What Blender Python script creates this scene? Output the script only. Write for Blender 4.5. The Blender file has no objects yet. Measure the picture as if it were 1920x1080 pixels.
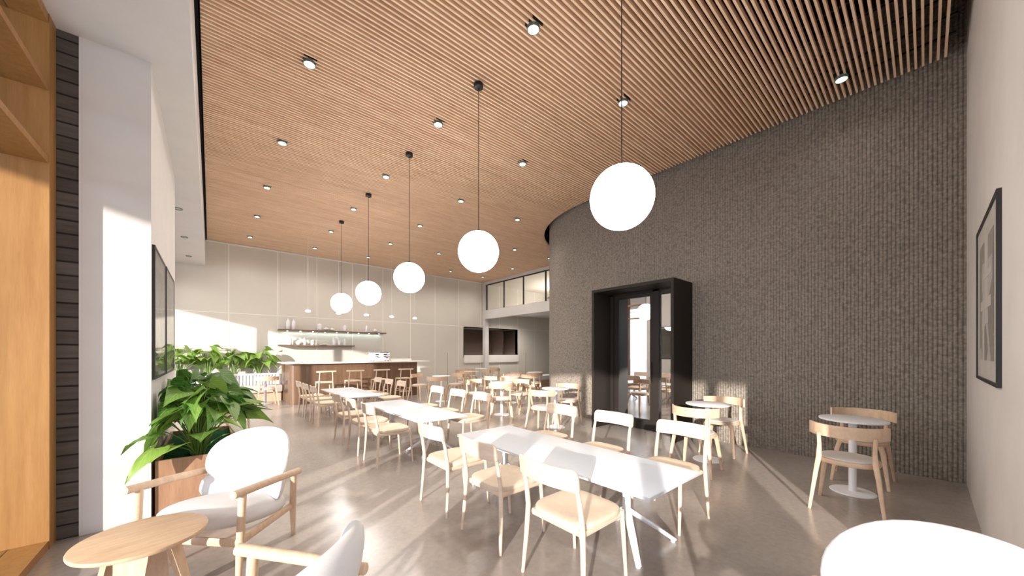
import bpy, math, random
from mathutils import Vector, Matrix
random.seed(7)
S = bpy.context.scene
COL = S.collection
PI = math.pi

# ------------------------------------------------------------------ camera
EYE = 1.41                      # eye height; y runs down the hall, x across it
YAW = math.atan(565/662)
cam_data = bpy.data.cameras.new('camera')
cam = bpy.data.objects.new('camera', cam_data); COL.objects.link(cam)
cam.location = (0, 0, EYE)
cam.rotation_euler = (PI/2, 0, -YAW)
cam_data.sensor_width = 36.0
cam_data.lens = 36.0*662/1920
cam_data.shift_y = 121/1920
cam_data.clip_start = 0.05
cam_data.clip_end = 300
S.camera = cam

# ------------------------------------------------------------------ colour management
S.view_settings.view_transform = 'Standard'
S.view_settings.look = 'None'
S.view_settings.gamma = 1.0
S.view_settings.use_curve_mapping = False
S.view_settings.exposure = 0.38

# ------------------------------------------------------------------ sky and sun
world = bpy.data.worlds.new('sky'); S.world = world
world.use_nodes = True
wn = world.node_tree.nodes; wl = world.node_tree.links
for n in list(wn): wn.remove(n)
w_out = wn.new('ShaderNodeOutputWorld'); w_bg = wn.new('ShaderNodeBackground')
w_tc = wn.new('ShaderNodeTexCoord'); w_sep = wn.new('ShaderNodeSeparateXYZ'); w_ramp = wn.new('ShaderNodeValToRGB')
wl.new(w_tc.outputs['Generated'], w_sep.inputs[0]); wl.new(w_sep.outputs['Z'], w_ramp.inputs[0])
w_ramp.color_ramp.elements[0].position = 0.0; w_ramp.color_ramp.elements[0].color = (0.92, 0.95, 1.0, 1)
w_ramp.color_ramp.elements[1].position = 0.6; w_ramp.color_ramp.elements[1].color = (0.52, 0.70, 1.0, 1)
wl.new(w_ramp.outputs[0], w_bg.inputs[0]); w_bg.inputs[1].default_value = 4.0
wl.new(w_bg.outputs[0], w_out.inputs[0])

sun_data = bpy.data.lights.new('sun', 'SUN')
sun_data.energy = 6.8; sun_data.angle = math.radians(0.7); sun_data.color = (1.0, 0.92, 0.84)
sun = bpy.data.objects.new('sun', sun_data); COL.objects.link(sun)
sun.rotation_euler = Vector((1, 0.60, -0.242)).to_track_quat('-Z', 'Y').to_euler()
sun.location = (-12, -8, 6)

cy = S.cycles
cy.max_bounces = 10; cy.diffuse_bounces = 6; cy.glossy_bounces = 4; cy.transmission_bounces = 6; cy.transparent_max_bounces = 12
cy.sample_clamp_indirect = 6.0
cy.use_denoising = True
try: cy.denoiser = 'OPENIMAGEDENOISE'
except Exception: pass
cy.caustics_reflective = False; cy.caustics_refractive = False

# ------------------------------------------------------------------ materials
MATS = {}
def new_mat(name):
    m = bpy.data.materials.new(name); m.use_nodes = True
    nt = m.node_tree; b = nt.nodes['Principled BSDF']
    MATS[name] = m
    return m, nt, b
def nmath(nt, op, a, b=None, c=None):
    n = nt.nodes.new('ShaderNodeMath'); n.operation = op
    for i, v in enumerate((a, b, c)):
        if v is None: continue
        if isinstance(v, (int, float)): n.inputs[i].default_value = v
        else: nt.links.new(v, n.inputs[i])
    return n.outputs[0]
def nmix(nt, fac, ca, cb):
    n = nt.nodes.new('ShaderNodeMix'); n.data_type = 'RGBA'
    for key, v in ((0, fac), (6, ca), (7, cb)):
        if isinstance(v, (int, float)): n.inputs[key].default_value = v
        elif isinstance(v, tuple): n.inputs[key].default_value = (*v, 1) if len(v) == 3 else v
        else: nt.links.new(v, n.inputs[key])
    return n.outputs[2]
def noise(nt, scale, stretch=(1, 1, 1), coord='Object', detail=4, rough=0.55):
    tc = nt.nodes.new('ShaderNodeTexCoord'); mp = nt.nodes.new('ShaderNodeMapping')
    mp.inputs['Scale'].default_value = stretch
    nt.links.new(tc.outputs[coord], mp.inputs[0])
    n = nt.nodes.new('ShaderNodeTexNoise'); n.inputs['Scale'].default_value = scale
    n.inputs['Detail'].default_value = detail; n.inputs['Roughness'].default_value = rough
    nt.links.new(mp.outputs[0], n.inputs['Vector'])
    return n.outputs['Fac']
def ramp(nt, fac, a, b, lo=0.3, hi=0.7):
    r = nt.nodes.new('ShaderNodeValToRGB')
    r.color_ramp.elements[0].position = lo; r.color_ramp.elements[0].color = (*a, 1)
    r.color_ramp.elements[1].position = hi; r.color_ramp.elements[1].color = (*b, 1)
    nt.links.new(fac, r.inputs[0]); return r.outputs[0]
def bump(nt, b, h, strength, dist=0.01):
    n = nt.nodes.new('ShaderNodeBump'); n.inputs['Strength'].default_value = strength; n.inputs['Distance'].default_value = dist
    nt.links.new(h, n.inputs['Height']); nt.links.new(n.outputs[0], b.inputs['Normal'])
def plain(name, col, rough=0.6, metal=0.0, var=0.0, scale=3.0, spec=0.5, bump_s=0.0, bump_scale=60):
    m, nt, b = new_mat(name)
    b.inputs['Base Color'].default_value = (*col, 1); b.inputs['Roughness'].default_value = rough
    b.inputs['Metallic'].default_value = metal; b.inputs['Specular IOR Level'].default_value = spec
    f = noise(nt, scale)
    v = var if var else 0.03
    nt.links.new(ramp(nt, f, tuple(c*(1-v) for c in col), tuple(min(1, c*(1+v)) for c in col)), b.inputs['Base Color'])
    if bump_s: bump(nt, b, noise(nt, bump_scale), bump_s, 0.004)
    return m
def wood(name, dark, light, stretch=(1, 12, 12), scale=2.0, rough=0.5, spec=0.4):
    m, nt, b = new_mat(name)
    f = noise(nt, scale, stretch, detail=5, rough=0.6)
    f2 = noise(nt, scale*6, stretch, detail=2)
    mx = nmath(nt, 'ADD', nmath(nt, 'MULTIPLY', f, 0.7), nmath(nt, 'MULTIPLY', f2, 0.3))
    nt.links.new(ramp(nt, mx, dark, light, 0.35, 0.65), b.inputs['Base Color'])
    b.inputs['Roughness'].default_value = rough; b.inputs['Specular IOR Level'].default_value = spec
    return m
def emit(name, col, strength, base=(0.8, 0.8, 0.8)):
    m, nt, b = new_mat(name)
    b.inputs['Base Color'].default_value = (*base, 1)
    b.inputs['Emission Color'].default_value = (*col, 1); b.inputs['Emission Strength'].default_value = strength
    return m

plain('white_paint', (0.64, 0.605, 0.58), 0.75, spec=0.2)
plain('soffit_paint', (0.70, 0.68, 0.665), 0.85, spec=0.15)
plain('beige_panel', (0.655, 0.615, 0.55), 0.55, var=0.04, scale=0.8, spec=0.3)
plain('joint_light', (0.86, 0.82, 0.77), 0.5)
plain('white_laminate', (0.62, 0.65, 0.69), 0.35, spec=0.5)
plain('round_top_white', (0.78, 0.79, 0.80), 0.35)
plain('white_metal', (0.82, 0.82, 0.84), 0.4)
plain('white_fabric', (0.70, 0.69, 0.69), 0.9, spec=0.1, bump_s=0.15, bump_scale=250)
plain('grey_fabric', (0.60, 0.56, 0.53), 0.9, spec=0.1, bump_s=0.15, bump_scale=250)
plain('seat_fabric', (0.62, 0.50, 0.385), 0.8, spec=0.1, var=0.05, scale=20)
plain('black_metal', (0.012, 0.011, 0.011), 0.45)
plain('dark_bronze', (0.022, 0.017, 0.014), 0.6, spec=0.2)
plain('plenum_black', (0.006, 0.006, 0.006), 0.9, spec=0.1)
plain('niche_brown', (0.050, 0.028, 0.017), 0.6, spec=0.3)
plain('white_ceramic', (0.78, 0.77, 0.78), 0.35)
plain('counter_white', (0.84, 0.80, 0.76), 0.3)
plain('steel', (0.42, 0.43, 0.42), 0.35, metal=0.9)
plain('spot_green_metal', (0.20, 0.30, 0.26), 0.35, metal=0.7)
plain('dark_grey', (0.10, 0.10, 0.10), 0.5)
plain('mat_board', (0.72, 0.68, 0.63), 0.7)
plain('outside_paving', (0.46, 0.43, 0.40), 0.9, var=0.08)
plain('moss', (0.012, 0.075, 0.028), 0.95, var=0.6, scale=70, spec=0.1, bump_s=1.0, bump_scale=120)
plain('stem_green', (0.16, 0.26, 0.05), 0.6)
plain('stem_brown', (0.20, 0.13, 0.07), 0.7)
wood('chair_beech', (0.60, 0.455, 0.34), (0.70, 0.56, 0.44), (3, 3, 14), 2.0)
wood('chair_oak', (0.56, 0.39, 0.26), (0.70, 0.52, 0.37), (14, 3, 3), 2.5)
wood('oak_round', (0.50, 0.34, 0.21), (0.64, 0.46, 0.30), (3, 18, 3), 1.6)
wood('slat_wood', (0.72, 0.485, 0.315), (0.90, 0.68, 0.49), (1.2, 19, 1), 1.0, rough=0.55)
wood('window_wood', (0.29, 0.135, 0.038), (0.37, 0.19, 0.062), (14, 14, 1), 1.5, rough=0.5)
wood('bar_walnut', (0.115, 0.065, 0.039), (0.185, 0.108, 0.065), (8, 8, 0.8), 1.5, rough=0.4)
wood('planter_wood', (0.30, 0.165, 0.095), (0.42, 0.245, 0.15), (10, 10, 1), 1.5, rough=0.5)
wood('shelf_wood', (0.13, 0.075, 0.045), (0.20, 0.12, 0.075), (1, 10, 10), 2.0)
emit('globe_glass', (1.0, 0.97, 0.93), 15.0)
emit('spot_lens', (0.93, 1.0, 0.95), 9.0)
emit('bar_lamp_glow', (1.0, 0.99, 0.97), 1.0)
emit('shelf_led', (0.85, 1.0, 0.96), 5.0)

def floor_mat():
    m, nt, b = new_mat('polished_concrete')
    f = noise(nt, 0.8, detail=3, rough=0.5); f2 = noise(nt, 22, detail=4)
    base = ramp(nt, f, (0.33, 0.285, 0.255), (0.40, 0.35, 0.315), 0.2, 0.8)
    mx = nt.nodes.new('ShaderNodeMix'); mx.data_type = 'RGBA'; mx.blend_type = 'MULTIPLY'
    mx.inputs[0].default_value = 0.6
    nt.links.new(base, mx.inputs[6]); nt.links.new(ramp(nt, f2, (0.80, 0.80, 0.80), (1.0, 1.0, 1.0), 0.3, 0.6), mx.inputs[7])
    nt.links.new(mx.outputs[2], b.inputs['Base Color'])
    r = nmath(nt, 'ADD', nmath(nt, 'MULTIPLY', noise(nt, 1.7, detail=2), 0.14), 0.17)
    nt.links.new(r, b.inputs['Roughness'])
    b.inputs['Specular IOR Level'].default_value = 0.8
    bump(nt, b, noise(nt, 14, detail=2), 0.015, 0.01)
floor_mat()

def core_mat():
    m, nt, b = new_mat('ribbed_brick')
    tc = nt.nodes.new('ShaderNodeTexCoord'); mp = nt.nodes.new('ShaderNodeMapping')
    nt.links.new(tc.outputs['UV'], mp.inputs[0]); mp.inputs['Scale'].default_value = (1/0.035, 34, 1)
    vo = nt.nodes.new('ShaderNodeTexVoronoi'); vo.inputs['Scale'].default_value = 1.0; vo.inputs['Randomness'].default_value = 0.85
    nt.links.new(mp.outputs[0], vo.inputs['Vector'])
    ns = nt.nodes.new('ShaderNodeTexNoise'); ns.inputs['Scale'].default_value = 0.8; ns.inputs['Detail'].default_value = 3
    nt.links.new(mp.outputs[0], ns.inputs['Vector'])
    dots = nmath(nt, 'SUBTRACT', 1.0, nmath(nt, 'MULTIPLY', vo.outputs['Distance'], 1.3))
    h = nmath(nt, 'ADD', nmath(nt, 'MULTIPLY', dots, 0.6), nmath(nt, 'MULTIPLY', ns.outputs['Fac'], 0.8))
    col = ramp(nt, h, (0.185, 0.157, 0.132), (0.300, 0.262, 0.222), 0.30, 0.9)
    nt.links.new(col, b.inputs['Base Color'])
    b.inputs['Roughness'].default_value = 0.85; b.inputs['Specular IOR Level'].default_value = 0.15
    bump(nt, b, h, 0.8, 0.012)
core_mat()

def brick_mat():
    m, nt, b = new_mat('dark_brick')
    tc = nt.nodes.new('ShaderNodeTexCoord'); mp = nt.nodes.new('ShaderNodeMapping')
    mp.inputs['Rotation'].default_value = (PI/2, 0, 0)
    nt.links.new(tc.outputs['Object'], mp.inputs[0])
    br = nt.nodes.new('ShaderNodeTexBrick')
    br.inputs['Scale'].default_value = 1.0; br.inputs['Brick Width'].default_value = 0.9; br.inputs['Row Height'].default_value = 0.105
    br.inputs['Mortar Size'].default_value = 0.007; br.inputs['Mortar Smooth'].default_value = 0.3
    br.inputs['Color1'].default_value = (0.085, 0.070, 0.062, 1); br.inputs['Color2'].default_value = (0.13, 0.112, 0.10, 1)
    br.inputs['Mortar'].default_value = (0.012, 0.011, 0.010, 1)
    nt.links.new(mp.outputs[0], br.inputs['Vector'])
    mx = nt.nodes.new('ShaderNodeMix'); mx.data_type = 'RGBA'; mx.blend_type = 'MULTIPLY'; mx.inputs[0].default_value = 0.7
    nt.links.new(br.outputs['Color'], mx.inputs[6])
    nt.links.new(ramp(nt, noise(nt, 6, (1, 1, 6)), (0.5, 0.5, 0.5), (1, 1, 1)), mx.inputs[7])
    nt.links.new(mx.outputs[2], b.inputs['Base Color']); b.inputs['Roughness'].default_value = 0.8
    bump(nt, b, nmath(nt, 'SUBTRACT', 1.0, br.outputs['Fac']), 1.0, 0.02)
brick_mat()

def glass_mat(name, gloss, tint=(1, 1, 1), rough=0.0, fres=True):
    m, nt, b = new_mat(name); nt.nodes.remove(b)
    out = nt.nodes['Material Output']
    tr = nt.nodes.new('ShaderNodeBsdfTransparent'); tr.inputs[0].default_value = (*tint, 1)
    gl = nt.nodes.new('ShaderNodeBsdfGlossy'); gl.inputs['Roughness'].default_value = rough
    mx = nt.nodes.new('ShaderNodeMixShader')
    if fres:
        lw = nt.nodes.new('ShaderNodeLayerWeight'); lw.inputs[0].default_value = 0.5
        f = nmath(nt, 'ADD', nmath(nt, 'MULTIPLY', nmath(nt, 'POWER', lw.outputs['Facing'], 5.0), 0.5), gloss+0.03)
        nt.links.new(f, mx.inputs[0])
    else: mx.inputs[0].default_value = gloss
    nt.links.new(tr.outputs[0], mx.inputs[1]); nt.links.new(gl.outputs[0], mx.inputs[2])
    nt.links.new(mx.outputs[0], out.inputs[0])
glass_mat('clear_glass', 0.0, (0.97, 0.98, 0.98))
glass_mat('mirror_glass', 0.86, (0.5, 0.5, 0.5), fres=False)
glass_mat('picture_glass', 0.10, (0.98, 0.98, 0.98), fres=False)
glass_mat('shiny_picture_glass', 0.45, (0.98, 0.98, 0.98), fres=False)

def leaf_mat():
    m, nt, b = new_mat('arrowhead_leaf')
    uv = nt.nodes.new('ShaderNodeUVMap'); uv.uv_map = 'UVMap'
    sp = nt.nodes.new('ShaderNodeSeparateXYZ'); nt.links.new(uv.outputs[0], sp.inputs[0])
    u, v = sp.outputs[0], sp.outputs[1]            # u along the leaf, v 0 at the midrib .. 1 at the margin
    ph = nmath(nt, 'SUBTRACT', nmath(nt, 'MULTIPLY', u, 8.0), nmath(nt, 'MULTIPLY', v, 2.6))
    tri = nmath(nt, 'ABSOLUTE', nmath(nt, 'SUBTRACT', nmath(nt, 'FRACT', ph), 0.5))
    side = nmath(nt, 'LESS_THAN', tri, 0.055)
    mid = nmath(nt, 'LESS_THAN', v, 0.035)
    vein = nmath(nt, 'MAXIMUM', side, mid)
    at = nt.nodes.new('ShaderNodeAttribute'); at.attribute_name = 'tint'
    s2 = nt.nodes.new('ShaderNodeSeparateColor'); nt.links.new(at.outputs['Color'], s2.inputs[0])
    t = s2.outputs[0]
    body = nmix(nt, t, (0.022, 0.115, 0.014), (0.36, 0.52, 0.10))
    patch = noise(nt, 9, detail=3)
    body2 = nmix(nt, nmath(nt, 'MULTIPLY', patch, 0.45), body, (0.06, 0.26, 0.03))
    col = nmix(nt, nmath(nt, 'MULTIPLY', vein, 0.55), body2, (0.42, 0.55, 0.17))
    nt.links.new(col, b.inputs['Base Color']); b.inputs['Roughness'].default_value = 0.38
    tl = nt.nodes.new('ShaderNodeBsdfTranslucent'); nt.links.new(col, tl.inputs[0])
    mx = nt.nodes.new('ShaderNodeMixShader'); mx.inputs[0].default_value = 0.38
    nt.links.new(b.outputs[0], mx.inputs[1]); nt.links.new(tl.outputs[0], mx.inputs[2])
    nt.links.new(mx.outputs[0], nt.nodes['Material Output'].inputs[0])
leaf_mat()

def art_mat(name, seed, a, b_, c_):
    m, nt, b = new_mat(name)
    tc = nt.nodes.new('ShaderNodeTexCoord'); mp = nt.nodes.new('ShaderNodeMapping')
    mp.inputs['Location'].default_value = (seed, seed*2, seed*3)
    nt.links.new(tc.outputs['Object'], mp.inputs[0])
    vo = nt.nodes.new('ShaderNodeTexVoronoi'); vo.inputs['Scale'].default_value = 3.2
    nt.links.new(mp.outputs[0], vo.inputs['Vector'])
    s2 = nt.nodes.new('ShaderNodeSeparateColor'); nt.links.new(vo.outputs['Color'], s2.inputs[0])
    c1 = nmix(nt, s2.outputs[0], a, b_)
    c2 = nmix(nt, nmath(nt, 'GREATER_THAN', s2.outputs[1], 0.72), c1, c_)
    nt.links.new(c2, b.inputs['Base Color']); b.inputs['Roughness'].default_value = 0.7
art_mat('art_print_grey', 1.3, (0.30, 0.27, 0.24), (0.42, 0.39, 0.35), (0.60, 0.58, 0.56))
art_mat('art_print_taupe', 4.1, (0.46, 0.41, 0.37), (0.58, 0.53, 0.47), (0.70, 0.66, 0.60))

# ------------------------------------------------------------------ mesh helpers
class MB:
    """collects shapes and links them as one mesh object"""
    def __init__(self): self.v = []; self.f = []; self.m = []; self.uv = None; self.tint = None
    def add(self, vs, fs, mi=0, M=None):
        n = len(self.v)
        if M is not None: vs = [M @ Vector(p) for p in vs]
        self.v += [tuple(p) for p in vs]
        self.f += [tuple(n+i for i in f) for f in fs]; self.m += [mi]*len(fs)
        return self
    def box(self, x0, x1, y0, y1, z0, z1, mi=0, M=None):
        vs = [(x, y, z) for z in (z0, z1) for y in (y0, y1) for x in (x0, x1)]
        fs = [(0, 2, 3, 1), (4, 5, 7, 6), (0, 1, 5, 4), (2, 6, 7, 3), (0, 4, 6, 2), (1, 3, 7, 5)]
        return self.add(vs, fs, mi, M)
    def loft(self, rings, mi=0, cap=True, M=None):
        k = len(rings[0]); vs = [p for r in rings for p in r]; fs = []
        for i in range(len(rings)-1):
            for j in range(k):
                a = i*k+j; b = i*k+(j+1) % k
                fs.append((a, b, b+k, a+k))
        if cap:
            fs.append(tuple(reversed(range(k)))); fs.append(tuple((len(rings)-1)*k+j for j in range(k)))
        return self.add(vs, fs, mi, M)
    def tube(self, pts, rad, n=10, mi=0, M=None, flat=(1, 1), power=2.0):
        """round (or squared, power>2) bar through pts; rad one number or one per point"""
        P = [Vector(p) for p in pts]
        if isinstance(rad, (int, float)): rad = [rad]*len(P)
        rings = []; up0 = None
        for i, p in enumerate(P):
            d = (P[min(i+1, len(P)-1)]-P[max(i-1, 0)]).normalized()
            if up0 is None:
                ref = Vector((0, 1, 0)) if abs(d.y) < 0.9 else Vector((1, 0, 0))
                a = d.cross(ref).normalized()
            else:
                a = (up0-d*up0.dot(d)).normalized()
            up0 = a; b = d.cross(a).normalized()
            r = rad[i]; ring = []
            for j in range(n):
                t = 2*PI*(j+0.5)/n; c, s = math.cos(t), math.sin(t)
                q = (abs(c)**power+abs(s)**power)**(-1/power)
                ring.append(p+a*(c*q*r*flat[0])+b*(s*q*r*flat[1]))
            rings.append(ring)
        return self.loft(rings, mi, True, M)
    def lathe(self, prof, n=24, mi=0, M=None, c=(0, 0, 0)):
        rings = [[(c[0]+r*math.cos(2*PI*j/n), c[1]+r*math.sin(2*PI*j/n), c[2]+z) for j in range(n)] for r, z in prof]
        return self.loft(rings, mi, True, M)
    def slab(self, outline, z0, z1, bev=0.005, mi=0, M=None, dish=0.0):
        """flat board with eased edges; outline is a ccw list of (x, y)"""
        cx = sum(p[0] for p in outline)/len(outline); cy_ = sum(p[1] for p in outline)/len(outline)
        def ring(ins, z):
            out = []
            for x, y in outline:
                dx, dy = x-cx, y-cy_; L = math.hypot(dx, dy) or 1
                k = max(0, (L-ins)/L); out.append((cx+dx*k, cy_+dy*k, z))
            return out
        rs = [ring(bev, z0), ring(bev*0.3, z0+bev*0.3), ring(0, z0+bev), ring(0, z1-bev), ring(bev*0.3, z1-bev*0.3), ring(bev, z1)]
        if dish:
            R = max(math.hypot(x-cx, y-cy_) for x, y in outline)
            rs += [ring(R*0.3, z1-dish*0.5), ring(R*0.65, z1-dish)]
        return self.loft(rs, mi, True, M)
    def ellipsoid(self, c, r, n=28, m=16, p=1.0, q=1.0, mi=0, M=None, warp=None):
        def sp(x, e): return math.copysign(abs(x)**e, x)
        rings = []
        for i in range(1, m):
            th = PI*i/m-PI/2; ct, st = sp(math.cos(th), p), sp(math.sin(th), p)
            rings.append([(r[0]*ct*sp(math.cos(2*PI*j/n), q), r[1]*ct*sp(math.sin(2*PI*j/n), q), r[2]*st) for j in range(n)])
        top = len(rings)*n
        vs = [pt for rg in rings for pt in rg]+[(0, 0, -r[2]), (0, 0, r[2])]
        if warp: vs = [warp(*pt) for pt in vs]
        vs = [(x+c[0], y+c[1], z+c[2]) for x, y, z in vs]
        fs = []
        for i in range(len(rings)-1):
            for j in range(n):
                a = i*n+j; b = i*n+(j+1) % n; fs.append((a, b, b+n, a+n))
        for j in range(n):
            fs.append((top, (j+1) % n, j)); b = (len(rings)-1)*n; fs.append((top+1, b+j, b+(j+1) % n))
        return self.add(vs, fs, mi, M)
    def plate(self, W, H, T, zc, xf, r_top=0.03, r_bot=0.02, n=24, mi=0, M=None, lean=0.0):
        """a bent board standing in y-z whose x follows xf(y); rounded corners"""
        ys = []
        for i in range(n+1):
            t = -1+2*i/n; ys.append(W/2*math.copysign(1-(1-abs(t))**1.35, t) if abs(t) > 0 else 0)
        front, back = [], []
        rings = []
        for y in ys:
            e = abs(y)-(W/2-r_top); ht = H/2-(r_top-math.sqrt(max(0, r_top**2-e**2)) if e > 0 else 0)
            e = abs(y)-(W/2-r_bot); hb = H/2-(r_bot-math.sqrt(max(0, r_bot**2-e**2)) if e > 0 else 0)
            x = xf(y); s = (xf(y+0.001)-xf(y-0.001))/0.002; L = math.hypot(1, s); nx, ny = 1/L, -s/L
            def pt(o, z, k=T/2): return (x+nx*o*k-lean*(z-0), y+ny*o*k, zc+z)
            g = 0.003
            rings.append([pt(1, -hb+g), pt(1, ht-g), pt(0.5, ht), pt(-0.5, ht), pt(-1, ht-g), pt(-1, -hb+g), pt(-0.5, -hb), pt(0.5, -hb)])
        return self.loft(rings, mi, True, M)
    def build(self, name, mats, parent=None, loc=None, smooth=40, kind=None, rotz=0):
        me = bpy.data.meshes.new(name); me.from_pydata(self.v, [], self.f)
        if isinstance(mats, str): mats = [mats]
        for k in mats: me.materials.append(MATS[k])
        me.polygons.foreach_set('material_index', self.m)
        if smooth:
            me.polygons.foreach_set('use_smooth', [True]*len(self.f))
            me.update()
            try: me.set_sharp_from_angle(angle=math.radians(smooth))
            except Exception: pass
        if self.uv:
            ul = me.uv_layers.new(name='UVMap')
            for l in me.loops: ul.data[l.index].uv = self.uv[l.vertex_index]
        if self.tint:
            ca = me.color_attributes.new('tint', 'FLOAT_COLOR', 'POINT')
            for i, t in enumerate(self.tint): ca.data[i].color = (t, t, t, 1)
        me.validate(); me.update()
        o = bpy.data.objects.new(name, me); COL.objects.link(o)
        if parent: o.parent = parent
        if loc: o.location = loc
        if rotz: o.rotation_euler = (0, 0, rotz)
        if kind: o['kind'] = kind
        return o
def oval(a, b=None, n=40, p=2.0, cx=0, cy_=0):
    b = b or a; out = []
    for j in range(n):
        t = 2*PI*j/n; c, s = math.cos(t), math.sin(t)
        out.append((cx+a*math.copysign(abs(c)**(2/p), c), cy_+b*math.copysign(abs(s)**(2/p), s)))
    return out
def rrect(x0, x1, y0, y1, r=0.02, k=4):
    out = []
    for cx, cy_, a0 in ((x1-r, y1-r, 0), (x0+r, y1-r, PI/2), (x0+r, y0+r, PI), (x1-r, y0+r, 1.5*PI)):
        for i in range(k+1):
            a = a0+PI/2*i/k; out.append((cx+r*math.cos(a), cy_+r*math.sin(a)))
    return out
def thing(name, label, cat, loc=(0, 0, 0), rotz=0, group=None):
    o = bpy.data.objects.new(name, None); COL.objects.link(o)
    o.empty_display_size = 0.1; o.location = loc; o.rotation_euler = (0, 0, rotz)
    return tag(o, label, cat, group)
def tag(o, label, cat, group=None):
    o['label'] = label; o['category'] = cat
    if group: o['group'] = group
    return o
def children_of(o): return [c for c in bpy.data.objects if c.parent == o]
def copy_tree(src, parent=None, tree=None):
    c = src.copy(); COL.objects.link(c); c.parent = parent
    for ch in tree_of.get(src.name, []): copy_tree(ch, c)
    return c
tree_of = {}
def record(o):
    """remember a prototype's children so that it can be copied"""
    ch = children_of(o); tree_of[o.name] = ch
    for c in ch: record(c)
class Proto:
    def __init__(self, maker): self.maker = maker; self.src = None; self.used = False
    def place(self, x, y, rot, label, group=None, z=0):
        if self.src is None: self.src = self.maker(); record(self.src); o = self.src
        else: o = copy_tree(self.src)
        o.location = (x, y, z); o.rotation_euler = (0, 0, rot); o['label'] = label
        if group: o['group'] = group
        elif 'group' in o: del o['group']
        return o

# ------------------------------------------------------------------ the setting
CEIL = 4.58          # underside of the slats
SOFF = 3.84          # white soffit along the window side
NORTH = 13.1         # far wall
SKY_Z = 5.6          # underside of the roof deck above the slats
CX, CR = 9.0, 2.85   # rounded corner of the dark core
CY = 4.6
WALLX = CX-CR        # 6.15

MB().box(-1.12, 15, -5.2, NORTH, -0.12, 0).build('floor', 'polished_concrete', kind='structure', smooth=0)
MB().box(-60, -1.12, -60, 70, -0.2, -0.04).build('ground', 'outside_paving', kind='structure', smooth=0)

# slatted ceiling: thin timber slats running across the hall under a black plenum
sl = MB(); pitch = 0.0525
def slat_end(y):
    if y < CY: return 6.0
    if y < CY+3.0: return CX-math.sqrt(max(0, 9.0-(y-CY)**2))
    return 9.44
y = -0.139
while y < NORTH-0.03:
    x1 = slat_end(y)
    x1 = min(x1, 9.44)
    sl.box(-0.075, x1, y-0.0095, y+0.0095, CEIL, CEIL+0.060)
    y += pitch
sl.build('ceiling', 'slat_wood', kind='structure', smooth=0)
rl = MB(); x = 0.14
while x < 9.4:
    y1 = NORTH if x > 6.0 else NORTH
    y0 = -0.2
    if x > 5.95:
        y0 = CY+math.sqrt(max(0, 9-(CX-x)**2)) if x < CX else CY+3.0
    rl.box(x-0.012, x+0.012, y0, y1, CEIL+0.061, CEIL+0.078)
    x += 0.31
rl.build('ceiling_rails', 'black_metal', kind='structure', smooth=0)
MB().box(-1.3, 15, -0.3, NORTH+0.3, SKY_Z, SKY_Z+0.2).build('roof_deck', 'plenum_black', kind='structure', smooth=0)
MB().box(-1.3, 15, -0.5, -0.3, CEIL-0.01, SKY_Z).build('wall_above_entry', 'plenum_black', kind='structure', smooth=0)
MB().box(-1.3, 6.3, -5.3, -0.3, CEIL+0.05, CEIL+0.25).build('ceiling_entry', 'soffit_paint', kind='structure', smooth=0)
# bulkhead and soffit on the window side (soffit face white, slot to the slats black)
b = MB(); b.box(-1.3, -0.115, -5.3, NORTH, SOFF, SOFF+0.12); b.box(-0.235, -0.115, -5.3, NORTH, SOFF+0.12, CEIL+0.1)
b.build('ceiling_soffit', 'soffit_paint', kind='structure', smooth=0)
MB().box(-0.235, -0.09, -0.3, NORTH, CEIL-0.02, SKY_Z).build('trim_1', 'plenum_black', kind='structure', smooth=0)

# pillar + picture wall
MB().box(-0.77, -0.38, 4.22, 6.82, 0, SOFF).build('wall_left', 'white_paint', kind='structure', smooth=0)
MB().box(-3.2, -0.77, 4.23, 6.82, -0.04, SOFF).build('wall_brick', 'dark_brick', kind='structure', smooth=0)
# right wall with its end towards the windows, and the entry behind the camera
MB().box(2.74, 6.3, -0.5, -0.285, 0, SKY_Z).build('wall_right', 'white_paint', kind='structure', smooth=0)
MB().box(2.79, 3.0, -5.3, -0.5, 0, CEIL+0.05).build('wall_entry', 'white_paint', kind='structure', smooth=0)
b = MB(); b.box(-1.12, 2.79, -5.3, -5.15, 2.9, CEIL+0.05); b.box(1.4, 2.79, -5.3, -5.15, 0, 2.9)
b.build('wall_south', 'white_paint', kind='structure', smooth=0)

# dark ribbed core: real ribs every 35 mm, following the rounded corner
core = MB(); core.uv = []
path = []; s = 0.0; step = 0.035/4
L1 = CY+0.30; L2 = CR*PI/2*1.0; L3 = 3.0
n = int((L1+L2+L3)/step)
for i in range(n+1):
    s = i*step
    if s < L1: p = (WALLX, -0.30+s); nn = (-1, 0)
    elif s < L1+L2:
        a = (s-L1)/CR; p = (CX-CR*math.cos(a), CY+CR*math.sin(a)); nn = (-math.cos(a), math.sin(a))
    else: p = (CX+(s-L1-L2), CY+CR); nn = (0, 1)
    ph = i % 4; o = (-0.004, 0.004, 0.006, 0.004)[ph]
    path.append((p[0]+nn[0]*o, p[1]+nn[1]*o, s))
vs = []; fs = []
for (x, y, s) in path:
    for z in (0, SKY_Z): vs.append((x, y, z)); core.uv.append((s, z))
for i in range(len(path)-1): fs.append((2*i, 2*i+1, 2*i+3, 2*i+2))
core.add(vs, fs); core.build('wall_core', 'ribbed_brick', kind='structure', smooth=25)
MB().box(9.0, 15, -0.3, CY+CR-0.05, 0, SKY_Z).build('wall_core_inner', 'plenum_black', kind='structure', smooth=0)

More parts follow.
